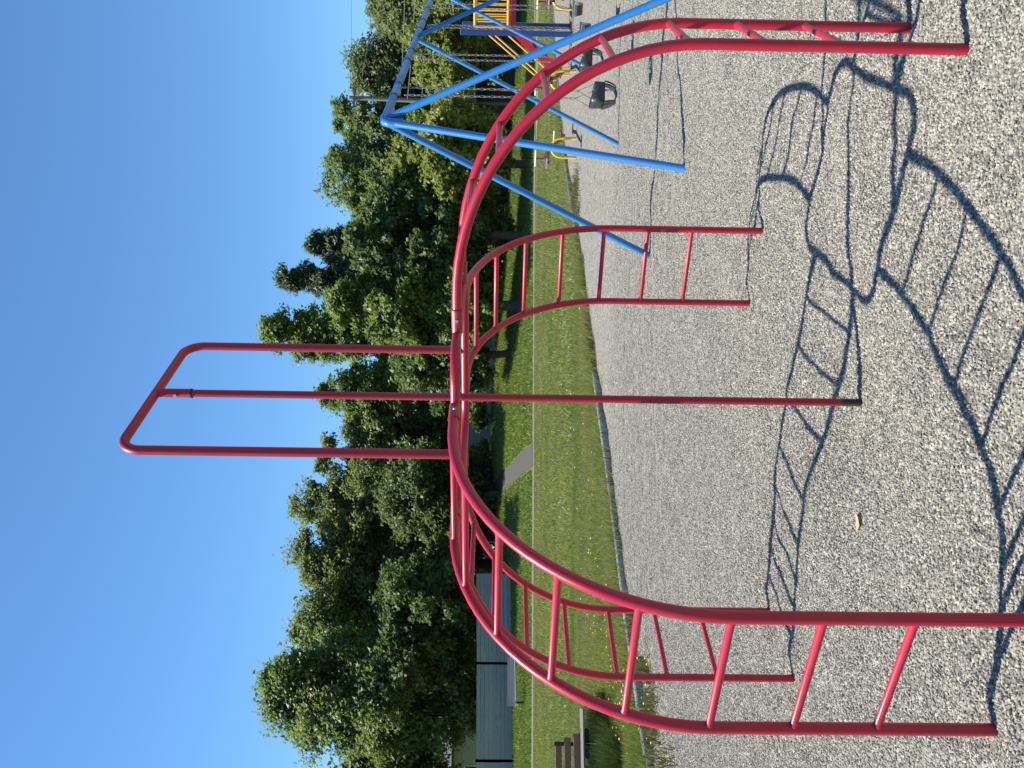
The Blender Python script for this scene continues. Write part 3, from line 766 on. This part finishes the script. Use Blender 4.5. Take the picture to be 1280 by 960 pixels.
# ------------------------------------------------------------------ fences and buildings beyond the path
def board_fence(name, label, pts, hgt, nb, mat, pmat, span=2.6, cap=False):
    root = empty(name, (pts[0][0], pts[0][1], lz(*pts[0])), label, 'fence')
    for (x0, y0), (x1, y1) in zip(pts[:-1], pts[1:]):
        L_ = math.hypot(x1 - x0, y1 - y0); n_ = max(1, round(L_ / span)); d = Vector((x1 - x0, y1 - y0, 0)).normalized(); nn = Vector((d.y, -d.x, 0))
        for k in range(n_ + 1):
            x = x0 + (x1 - x0) * k / n_; y = y0 + (y1 - y0) * k / n_; z = lz(x, y)
            MB().beam(Vector((x, y, z - .2)) - nn * .0, Vector((x, y, z + hgt + .06)), .11, .11, (1, 0, 0)).build('post', pmat, root)
            if k == n_: break
            xb = x0 + (x1 - x0) * (k + 1) / n_; yb = y0 + (y1 - y0) * (k + 1) / n_; zb_ = lz(xb, yb)
            bh = hgt / nb
            for j in range(nb):
                o = nn * .03 + nn * random.uniform(-.006, .006)
                MB().beam(Vector((x, y, z + .03 + bh * (j + .5))) + d * .06 + o, Vector((xb, yb, zb_ + .03 + bh * (j + .5))) - d * .06 + o, .022, bh - .012 + random.uniform(-.004, .002)).build('board', mat, root)
    return root
fl = [(-23.5, 37.8), (-17.5, 39.7), (-13.5, 41.3), (-9.4, 42.6)]
board_fence('board_fence', 'blue grey wooden board fence behind the pale bench under the left trees', fl, 1.72, 9, FENCE_WOOD, DARK_WOOD, 3.2)
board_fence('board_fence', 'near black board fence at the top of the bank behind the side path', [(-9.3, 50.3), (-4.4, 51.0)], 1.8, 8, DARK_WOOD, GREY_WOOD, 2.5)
board_fence('board_fence', 'slate grey board fence behind leaves at the top of the lit bank', [(-4.0, 51.6), (3.5, 52.4)], 1.75, 8, FENCE_WOOD, GREY_WOOD, 2.5)

def house(name, label, c, rz, w_, d_, h_, roofh, wall, siding_step=.2):
    z = lz(c[0], c[1]); hb = empty(name, (c[0], c[1], z), label, 'house' if 'house' in name else 'shed', None, rz)
    MB().box((0, 0, h_ / 2 - .3), (w_, d_, h_ + .6)).build('wall', wall, hb, False, True)
    for k in range(int(h_ / siding_step)):
        MB().box((0, -d_ / 2 - .012, k * siding_step + siding_step / 2), (w_ + .02, .03, siding_step - .02)).build('siding_board', wall, hb, False, True)
    rf = MB(); o = .35
    rf.add([(-w_ / 2 - o, -d_ / 2 - o, h_ - .05), (w_ / 2 + o, -d_ / 2 - o, h_ - .05), (w_ / 2 + o, 0, h_ + roofh), (-w_ / 2 - o, 0, h_ + roofh), (-w_ / 2 - o, d_ / 2 + o, h_ - .05), (w_ / 2 + o, d_ / 2 + o, h_ - .05),
            (-w_ / 2 - o, -d_ / 2 - o, h_ + .08), (w_ / 2 + o, -d_ / 2 - o, h_ + .08), (w_ / 2 + o, 0, h_ + roofh + .13), (-w_ / 2 - o, 0, h_ + roofh + .13), (-w_ / 2 - o, d_ / 2 + o, h_ + .08), (w_ / 2 + o, d_ / 2 + o, h_ + .08)],
           [(0, 1, 2, 3), (3, 2, 5, 4), (6, 9, 8, 7), (9, 10, 11, 8), (0, 6, 7, 1), (4, 5, 11, 10), (1, 7, 8, 2), (2, 8, 11, 5), (0, 3, 9, 6), (3, 4, 10, 9)])
    rf.build('roof', SHINGLE if name == 'house' else SHED_WOOD, hb, False, True)
    for x in ((-w_ * .27, w_ * .2) if name == 'house' else ()):
        fr = MB().box((x, -d_ / 2 - .035, h_ * .55), (1.1, .06, 1.1)).build('window', WHITE, hb, False, True)
        MB().box((x, -d_ / 2 - .055, h_ * .55), (.94, .05, .94)).build('pane', GLASS, fr, False, True)
    return hb
house('house', 'pale sided house glimpsed over the fence beneath the left tree', (-25.5, 53), math.radians(14), 9, 7, 2.7, 2.0, SIDING)
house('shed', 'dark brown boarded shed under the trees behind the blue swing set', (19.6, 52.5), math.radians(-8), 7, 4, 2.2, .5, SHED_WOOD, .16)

# white car parked behind the fence
def car():
    c = (-16.2, 44.6); z = lz(*c)
    r = empty('parked_car', (c[0], c[1], z), 'white car parked behind the blue grey fence, only its roof showing', 'car', None, math.radians(17))
    prof = [(-2.1, .35), (-2.15, .75), (-1.95, .95), (-1.25, 1.02), (-.65, 1.45), (.75, 1.5), (1.35, 1.08), (2.05, .98), (2.15, .6), (2.1, .35)]
    mb = MB(); V = []; n_ = len(prof)
    for y, k in ((-.85, 1.0), (-.78, 1.0), (.78, 1.0), (.85, 1.0)):
        for x, zz in prof:
            inset = .12 if zz > 1.1 and abs(y) > .8 else 0
            V.append((x, y * (1 - inset), zz))
    F_ = [(a * n_ + k, a * n_ + (k + 1) % n_, (a + 1) * n_ + (k + 1) % n_, (a + 1) * n_ + k) for a in range(3) for k in range(n_)] + [tuple(range(n_))[::-1], tuple(3 * n_ + k for k in range(n_))]
    mb.add(V, F_); mb.build('body', CARPAINT, r, False, True)
    for sg in (-1, 1):
        mb = MB(); y = sg * .862
        mb.add([(-1.1, y, 1.03), (-.62, y * .9, 1.38), (.68, y * .9, 1.42), (1.2, y, 1.06)], [(0, 1, 2, 3)]); mb.build('side_window', GLASS, r, False, True)
    for x in (-1.3, 1.35):
        for sg in (-1, 1):
            wv = MB().tube([(x, sg * .68, .31), (x, sg * .88, .31)], .31, 18).build('wheel', TYRE, r, False, True)
            MB().tube([(x, sg * .87, .31), (x, sg * .89, .31)], .19, 14).build('rim', ZINC, wv, False, True)
car()
yp = at(847, 640, 44); z = lz(yp.x, yp.y)
o = MB().tube([(yp.x, yp.y, z - .2), (yp.x, yp.y, z + 1.35), (yp.x, yp.y, z + 1.4)], [.06, .06, .02], 10).build('bollard', YELLOW, None, True)
tag(o, 'short yellow post on the lawn in front of the dark shed', 'bollard')

# utility pole and its wires
tp = at(838, 437, 51); bx, by = tp.x, tp.y; zg = lz(bx, by); lean = Vector((-.0, 0, 0))
up_ = empty('utility_pole', (bx, by, zg), 'grey wooden utility pole rising out of the trees behind the blue swing set', 'utility pole')
MB().tube([(bx - .25, by, zg - .3), (bx - .12, by, zg + 4.5), (bx, by, tp.z)], [.17, .15, .115], 12).build('pole', POLE_WOOD, up_, True)
wd = Vector((.93, -.36, 0)); cd = Vector((.36, .93, 0))
cd = Vector((.95, .3, 0))
MB().beam(Vector((bx, by, tp.z - .28)) - cd * .75, Vector((bx, by, tp.z - .28)) + cd * .75, .09, .11).build('crossarm', POLE_WOOD, up_)
for k in (-.68, -.25, .68):
    c = Vector((bx, by, tp.z - .22)) + cd * k
    MB().tube([c, c + Vector((0, 0, .10)), c + Vector((0, 0, .12)), c + Vector((0, 0, .24))], [.02, .05, .03, .045], 8).build('insulator', IRON, up_, True)
MB().box((bx + .2, by - .12, tp.z - 1.1), (.07, .12, .34), None, .02).build('lamp_bracket', ZINC, up_)
def wire(a, b, sag, r, label):
    pts = [Vector(a).lerp(Vector(b), t) + Vector((0, 0, -sag * 4 * t * (1 - t))) for t in np.linspace(0, 1, 24)]
    tag(MB().tube(pts, r, 5).build('overhead_wire', WIRE, None, True), label, 'wire', 'overhead wires on the utility pole')
WIRE = steel('grey_cable', (0.16, 0.16, 0.16), 0.6, 0.0)
T = Vector((bx, by, tp.z))
wire(T + cd * .68 + Vector((0, 0, .02)), at(1120, 428, 50), .25, .011, 'thin uppermost overhead wire running from the pole top across the blue sky')
wire(T + Vector((0, 0, -.5)), at(1120, 476, 44), .3, .011, 'thin second overhead wire below the pole top, crossing the sky beside the right trees')
wire(T + Vector((-.05, -.14, -3.0)), at(1120, 503, 42), .2, .022, 'upper of the three thick cables crossing in front of the right trees')
wire(T + Vector((-.06, -.15, -3.45)), at(1120, 520, 42), .2, .026, 'middle of the three thick cables crossing in front of the right trees')
wire(T + Vector((-.07, -.16, -4.3)), at(1120, 538, 44), .15, .022, 'lowest of the three thick cables crossing in front of the right trees')

# ------------------------------------------------------------------ trees
def leaf_cloud(P, Nrm, size, r, asp=.62):
    n = len(P); a = r.normal(size=(n, 3)); a -= Nrm * (a * Nrm).sum(1)[:, None]; a /= np.linalg.norm(a, axis=1)[:, None] + 1e-9
    b = np.cross(Nrm, a); s_ = size * (0.6 + 0.8 * r.random(n))
    L_ = (a * s_[:, None]); W_ = b * (s_ * asp)[:, None]; droop = Nrm * (s_ * .18)[:, None]
    V = np.stack([P - L_ * .5, P + W_ * .5 - droop, P + L_ * .6, P - W_ * .5 - droop], 1).reshape(-1, 3)
    return V, np.arange(n * 4).reshape(-1, 4)
def crown_points(r, c, R, nclump, clump_r, n, shape, flat=1.0):
    # boughs spread through the crown's volume, each carrying sprays of leaves that reach outwards
    cs = []; rs = []
    while len(cs) < nclump:
        p = r.normal(size=3); p /= np.linalg.norm(p); q = r.random() ** .36
        zz = p[2] * q
        if shape == 'cone': wid = np.clip(1.1 - .85 * (zz + 1) / 2, .12, 1)
        elif shape == 'egg': wid = 1.0 - .28 * max(zz, 0)
        else: wid = 1.0
        wob = 0.84 + .22 * math.sin(3 * math.atan2(p[1], p[0]) + c[0]) * p[2] + .16 * r.random()
        cs.append(c + np.array([p[0] * R[0] * q * wob * wid, p[1] * R[1] * q * wob * wid, zz * R[2] * (.88 + .12 * r.random())])); rs.append(clump_r * (.55 + .7 * r.random()))
    cs = np.array(cs); rs = np.array(rs)
    ns = nclump * 12; par = r.integers(0, nclump, ns)
    d = r.normal(size=(ns, 3)); out = (cs[par] - c) / np.array(R); d = d / np.linalg.norm(d, axis=1)[:, None] + out * .55 + np.array([0, 0, .25]); d /= np.linalg.norm(d, axis=1)[:, None]
    ln = rs[par] * (.35 + .75 * r.random(ns)); sc_ = cs[par] + d * ln[:, None] * np.array([1.05, 1.05, .9])
    idx = r.integers(0, ns, n)
    t = np.clip(r.normal(size=n), -1.6, 1.6) * .45
    side = np.clip(r.normal(size=(n, 3)), -1.5, 1.5) * (rs[par[idx]] * .26)[:, None]
    P = sc_[idx] + d[idx] * (t * rs[par[idx]] * .42)[:, None] + side * np.array([1, 1, .75 * flat])
    o2 = P - cs[par[idx]]; o2 /= np.linalg.norm(o2, axis=1)[:, None] + 1e-9
    N = o2 * .38 + np.array([-.42, -.18, .62]) + r.normal(size=(n, 3)) * .46
    N /= np.linalg.norm(N, axis=1)[:, None]
    return P, N, cs, rs
def tree(name, label, u, vtop, hw, d, mat, n=24000, vbot=600, shape='egg', leaf_s=.24, nclump=46, cr=.30, group='trees along the far side of the park', depth_k=.85):
    seed = int(u * 7 + vtop * 13 + 991); r = np.random.default_rng(abs(seed))
    top = at(u, vtop, d); bot = at(u, vbot, d); base = Vector((top.x, d, lz(top.x, d)))
    Rw = hw / FPX * d
    zb_ = max(bot.z, base.z + .3); c = np.array([top.x, d, (top.z + zb_) / 2]); Rz = (top.z - zb_) / 2
    clr = cr * min(Rw, Rz) 
    R = (Rw - clr * .5, Rw * depth_k, Rz - clr * .5)
    root = empty(name, base, label, 'tree' if 'shrub' not in name else 'shrub', group)
    n = int(n * 1.35); nclump = int(nclump * 1.25); P, N, cs, rs = crown_points(r, c, R, nclump, clr, n, shape)
    k = P[:, 2] > base.z + .05; P, N = P[k], N[k]
    V, Fc = leaf_cloud(P, N, leaf_s, r, .28 if 'pine' in name else .62)
    np_mesh('crown', V, Fc, mat, root)
    tr = MB(); b = np.array(base); tt = c + np.array([0, 0, Rz * .55]); k_r = .018 * (top.z - base.z) + .05
    bend = r.normal(size=(6, 3)) * .12 * Rw * np.array([1, 1, 0]); pts = [b + (tt - b) * t + bend[i] * math.sin(math.pi * t) for i, t in enumerate(np.linspace(0, 1, 6))]
    pts[0] = pts[0] - np.array([0, 0, .3])
    tr.tube(pts, [k_r * (1.25 - 1.05 * t) for t in np.linspace(0, 1, 6)], 9)
    order = r.permutation(len(cs))[:14]
    for i in order:
        e = cs[i]; f = np.clip((e[2] - b[2]) / (tt[2] - b[2]) - .25, .12, .85); s_ = b + (tt - b) * f
        mid = (s_ + e) / 2 + np.array([0, 0, -.08 * np.linalg.norm(e - s_)]); rr = k_r * (.55 - .4 * f)
        tr.tube([s_, mid, e], [rr, rr * .65, rr * .2], 6)
    tr.build('trunk', BARK, root, True)
    return root
T_ = tree
T_('oak_tree', 'tall broad green tree at the far left with a peaked crown above the fence', 98, 314, 138, 44.5, L_OAK, 78000, 612, 'cone', .22, 130, .20)
T_('oak_tree', 'leafy tree cut off by the edge of the view, left of the tall peaked tree', -45, 392, 100, 44, L_OAK, 26000, 605, 'egg', .24, 60, .25)
T_('deciduous_tree', 'rounded tree whose top makes the second shoulder right of the tall peaked tree', 184, 345, 74, 51, L_OAK, 30000, 600, 'egg', .22, 64, .28)
T_('locust_tree', 'tall feathery olive green tree with twin domes left of the centre pole', 258, 351, 76, 53, L_LOCUST, 40000, 585, 'egg', .20, 80, .25)
T_('deciduous_tree', 'dense green tree filling the dip between the far left tree and the feathery tree', 224, 364, 62, 52, L_OAK, 26000, 600, 'egg', .22, 60, .28)
T_('locust_tree', 'fine leaved tree whose top rises just left of the left red post', 322, 352, 66, 56, L_LOCUST, 30000, 590, 'egg', .20, 60, .28)
T_('locust_tree', 'smaller fine leaved tree directly behind the foot of the left red post', 372, 380, 56, 53, L_LOCUST, 20000, 590, 'egg', .20, 48, .30)
T_('deciduous_tree', 'airy tree with sky showing through it between the two left red posts', 414, 384, 52, 54, L_LOCUST, 13000, 590, 'egg', .22, 36, .32)
T_('maple_tree', 'leafy green tree directly behind the red centre pole', 470, 391, 54, 53, L_MAPLE, 26000, 585, 'egg', .23, 56, .30)
T_('maple_tree', 'tallest green tree behind the right red post with ragged top branches', 546, 312, 62, 56, L_MAPLE, 40000, 600, 'cone', .25, 84, .30)
T_('maple_tree', 'bright green tree in the middle row below the dark pine', 582, 398, 68, 42.5, L_MAPLE, 34000, 644, 'egg', .23, 64, .27)
T_('pine_tree', 'taller of the two dark pines, its layered top against the sky', 610, 336, 52, 63, L_PINE, 42000, 560, 'cone', .36, 120, .20)
T_('pine_tree', 'lower dark pine just right of the taller pine', 655, 364, 44, 66, L_PINE, 30000, 560, 'cone', .36, 90, .22)
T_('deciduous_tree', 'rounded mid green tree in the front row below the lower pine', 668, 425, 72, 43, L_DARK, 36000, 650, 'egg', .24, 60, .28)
T_('deciduous_tree', 'round topped green tree left of the apex of the blue swing set', 742, 394, 74, 56, L_OAK, 38000, 590, 'egg', .24, 76, .26)
T_('deciduous_tree', 'green tree whose top peeps out right above the blue swing set apex', 806, 408, 48, 60, L_OAK, 22000, 590, 'egg', .24, 48, .32)
T_('maple_tree', 'yellowish green tree behind the near blue swing legs', 758, 472, 80, 42.5, L_BRIGHT, 40000, 650, 'egg', .22, 64, .27)
T_('oak_tree', 'domed olive tree with cloud like clumps beside the utility pole', 874, 437, 62, 62, L_OLIVE, 32000, 585, 'egg', .26, 40, .38)
T_('oak_tree', 'domed olive tree farther right, behind the blue beam and cables', 945, 460, 66, 60, L_OLIVE, 32000, 585, 'egg', .26, 40, .38)
T_('deciduous_tree', 'bright bushy tree behind the yellow railing of the play tower', 898, 512, 72, 48, L_BRIGHT, 34000, 622, 'egg', .22, 60, .28)
T_('deciduous_tree', 'green tree cut off by the edge of the view behind the play tower', 1010, 490, 70, 50, L_MAPLE, 22000, 622, 'egg', .24, 44, .30)
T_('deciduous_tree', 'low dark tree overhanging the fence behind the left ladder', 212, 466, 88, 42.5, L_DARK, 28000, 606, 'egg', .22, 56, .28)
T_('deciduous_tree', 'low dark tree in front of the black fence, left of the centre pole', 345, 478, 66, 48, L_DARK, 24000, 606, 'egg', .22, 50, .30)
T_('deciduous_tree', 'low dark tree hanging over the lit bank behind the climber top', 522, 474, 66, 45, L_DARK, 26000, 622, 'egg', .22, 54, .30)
sh = [(425, 520, 44, 57, 'shaded shrub between the trunks behind the centre pole'), (20, 560, 46, 52, 'leafy dark shrub behind the fence at the far left'), (150, 560, 50, 52, 'dark shrub behind the blue grey fence, right of the car'),
      (290, 560, 48, 51, 'dark shrub filling the gap between the two left fences'), (440, 585, 22, 50, 'small sunlit shrub in front of the slate fence near the centre pole'),
      (395, 588, 15, 49, 'small shrub beside the side path against the black fence'), (560, 540, 60, 53, 'shaded shrub mass behind the right rear ladder top'), (640, 545, 56, 52, 'shaded shrub under the bright maple'),
      (715, 550, 56, 53, 'shaded shrub under the round topped tree'), (800, 560, 46, 53, 'shaded shrub between the blue legs at the tree line'), (925, 575, 50, 54, 'green shrub low behind the play tower')]
for u, v, hw, d, lb in sh:
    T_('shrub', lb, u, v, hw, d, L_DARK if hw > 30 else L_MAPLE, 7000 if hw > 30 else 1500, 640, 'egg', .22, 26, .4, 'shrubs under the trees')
# the wood behind, one mass closing the view between the trunks
r = np.random.default_rng(5); N_ = 90000
xx = r.random(N_) * 150 - 75; yy = 74 + r.random(N_) * 8; hh = 7.0 + 2.2 * np.sin(xx * .31) + 1.5 * np.sin(xx * .83 + 1) - np.abs(xx) * .02
zz = r.random(N_) ** .8 * hh + 1.0
Nn = r.normal(size=(N_, 3)) + np.array([0, -.6, .5]); Nn /= np.linalg.norm(Nn, axis=1)[:, None]
V, Fc = leaf_cloud(np.c_[xx, yy, zz], Nn, .55, r); tag(np_mesh('far_wood', V, Fc, L_DARK), kind='stuff')

# ------------------------------------------------------------------ grass, weeds, flowers, a fallen leaf
def blades(x, y, zf, h, wdt, r):
    n = len(x); a = r.random(n) * 6.283; z = zf(x, y); ln = r.normal(size=(n, 2)) * .35
    H = h * (.5 + r.random(n)); dx = np.cos(a) * wdt / 2; dy = np.sin(a) * wdt / 2
    V = np.stack([np.c_[x - dx, y - dy, z], np.c_[x + dx, y + dy, z], np.c_[x + ln[:, 0] * H, y + ln[:, 1] * H, z + H]], 1).reshape(-1, 3)
    return V
def grass():
    r = np.random.default_rng(11); Vs = []
    def pick(n, d0, d1):
        d = np.sqrt(r.random(n) * (d1 ** 2 - d0 ** 2) + d0 ** 2); lat = (r.random(n) * 2 - 1) * (.46 * d + 1)
        k = ~in_gravel(lat, d) & (path_t(lat, d) < -1.0); return lat[k], d[k]
    x, y = pick(330000, 8, 17); ed_ = edge_dist(x, y)
    h = np.where(ed_ < .5, .12, .065) * (1 + .9 * vnoise(x * 1.2, y * 1.2)); Vs.append(blades(x, y, lawn_z, h, .013, r))
    x, y = pick(190000, 17, 36); Vs.append(blades(x, y, lawn_z, .075 * (1 + .8 * vnoise(x * .8, y * .8)), .032, r))
    n = 120000; t = 1.35 + r.random(n) * 13.5; s_ = r.random(n) * 46 - 23; q = PATH0 + np.outer(s_, PX) + np.outer(t, PY)
    dd = np.min(np.hypot(q[:, 0, None] - bp[None, ::2, 0], q[:, 1, None] - bp[None, ::2, 1]), 1); q = q[dd > .62]
    V = blades(q[:, 0], q[:, 1], lawn_z, np.full(len(q), .11), .05, r); tag(np_mesh('bank_grass', V, np.arange(len(V)).reshape(-1, 3), BANK_GRASS), kind='stuff')
    # ragged fringe hanging over the gravel's edge
    n = 34000; q_ = 10 + r.random(n) * 42; ex = np.interp(q_, Ls, EDGE_F[:, 0]) + r.normal(size=n) * .07; ey = np.interp(q_, Ls, EDGE_F[:, 1]) + r.normal(size=n) * .08 + .11
    Vs.append(blades(ex, ey, lambda a, b: np.full(len(a), .0), np.full(n, .14), .014, r))
    V = np.vstack(Vs); tag(np_mesh('grass', V, np.arange(len(V)).reshape(-1, 3), GRASS), kind='stuff')
    # long dark grass left unmown under the near bench
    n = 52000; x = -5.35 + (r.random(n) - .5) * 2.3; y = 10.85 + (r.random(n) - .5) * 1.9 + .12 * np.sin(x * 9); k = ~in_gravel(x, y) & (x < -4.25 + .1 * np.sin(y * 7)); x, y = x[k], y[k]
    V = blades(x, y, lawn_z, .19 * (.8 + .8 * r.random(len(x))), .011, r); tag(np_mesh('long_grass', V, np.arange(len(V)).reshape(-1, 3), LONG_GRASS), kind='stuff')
    # weeds along the border
    Vs = []
    for (cx, cy, sx, sy, n, h) in ((4.0, 17.9, .26, .35, 900, .10), (3.45, 17.2, .12, .2, 200, .08), (-3.25, 8.35, .16, .22, 420, .10), (-3.0, 9.0, .06, .16, 160, .10), (-2.72, 9.75, .07, .15, 120, .09), (-3.6, 7.7, .2, .3, 420, .10)):
        x = cx + r.normal(size=n) * sx; y = cy + r.normal(size=n) * sy; Vs.append(blades(x, y, lambda a, b: np.full(len(a), -.02), np.full(n, h), .02, r))
    V = np.vstack(Vs); tag(np_mesh('weeds', V, np.arange(len(V)).reshape(-1, 3), WEED), kind='stuff')
    def flowers(name, pts, mat, rad, hgt):
        mb = MB()
        for x, y in pts:
            z = (lz(x, y) if not in_gravel(np.array([x]), np.array([y]))[0] else gz(x, y)) + hgt * random.uniform(.7, 1.2); R_ = rad * random.uniform(.7, 1.2)
            vs = [(x, y, z + R_ * .5)] + [(x + math.cos(a) * R_, y + math.sin(a) * R_, z) for a in np.linspace(0, 6.283, 7)[:-1]]
            mb.add(vs, [(0, k, k % 6 + 1) for k in range(1, 7)])
            mb.add([(x - .003, y, z - hgt), (x + .003, y, z - hgt), (x, y, z)], [(0, 1, 2)])
        tag(mb.build(name, mat), kind='stuff')
    yl = [(-3.75 + random.gauss(0, .35), 10.2 + random.gauss(0, .5)) for _ in range(60)] + [(-3.15 + random.gauss(0, .2), 8.5 + random.gauss(0, .3)) for _ in range(14)] + [(-2.9 + random.gauss(0, .8), 12.2 + random.gauss(0, .8)) for _ in range(24)]
    flowers('dandelions', yl, PETAL_Y, .014, .10)
    wl = [(random.uniform(-4, 2), random.uniform(11, 20)) for _ in range(70)]; wl = [p for p in wl if not in_gravel(np.array([p[0]]), np.array([p[1]]))[0]]
    wl += [(-3.45 + random.gauss(0, .2), 9.6 + random.gauss(0, .2)) for _ in range(20)]
    flowers('clover_flowers', wl, PETAL_W, .016, .10)
grass()
g0 = ground_at(307, 1065); zz = gz(g0.x, g0.y) + .012
mb = MB(); R_ = .042
mb.add([(g0.x - R_, g0.y, zz + .006), (g0.x - R_ * .3, g0.y - R_ * .5, zz), (g0.x + R_ * .6, g0.y - R_ * .3, zz + .004), (g0.x + R_, g0.y + .004, zz + .01), (g0.x + R_ * .4, g0.y + R_ * .5, zz), (g0.x - R_ * .4, g0.y + R_ * .45, zz), (g0.x, g0.y, zz + .004)],
       [(6, 0, 1), (6, 1, 2), (6, 2, 3), (6, 3, 4), (6, 4, 5), (6, 5, 0)])
tag(mb.build('fallen_leaf', TAN_LEAF), 'small tan dry leaf lying alone on the open gravel', 'leaf')
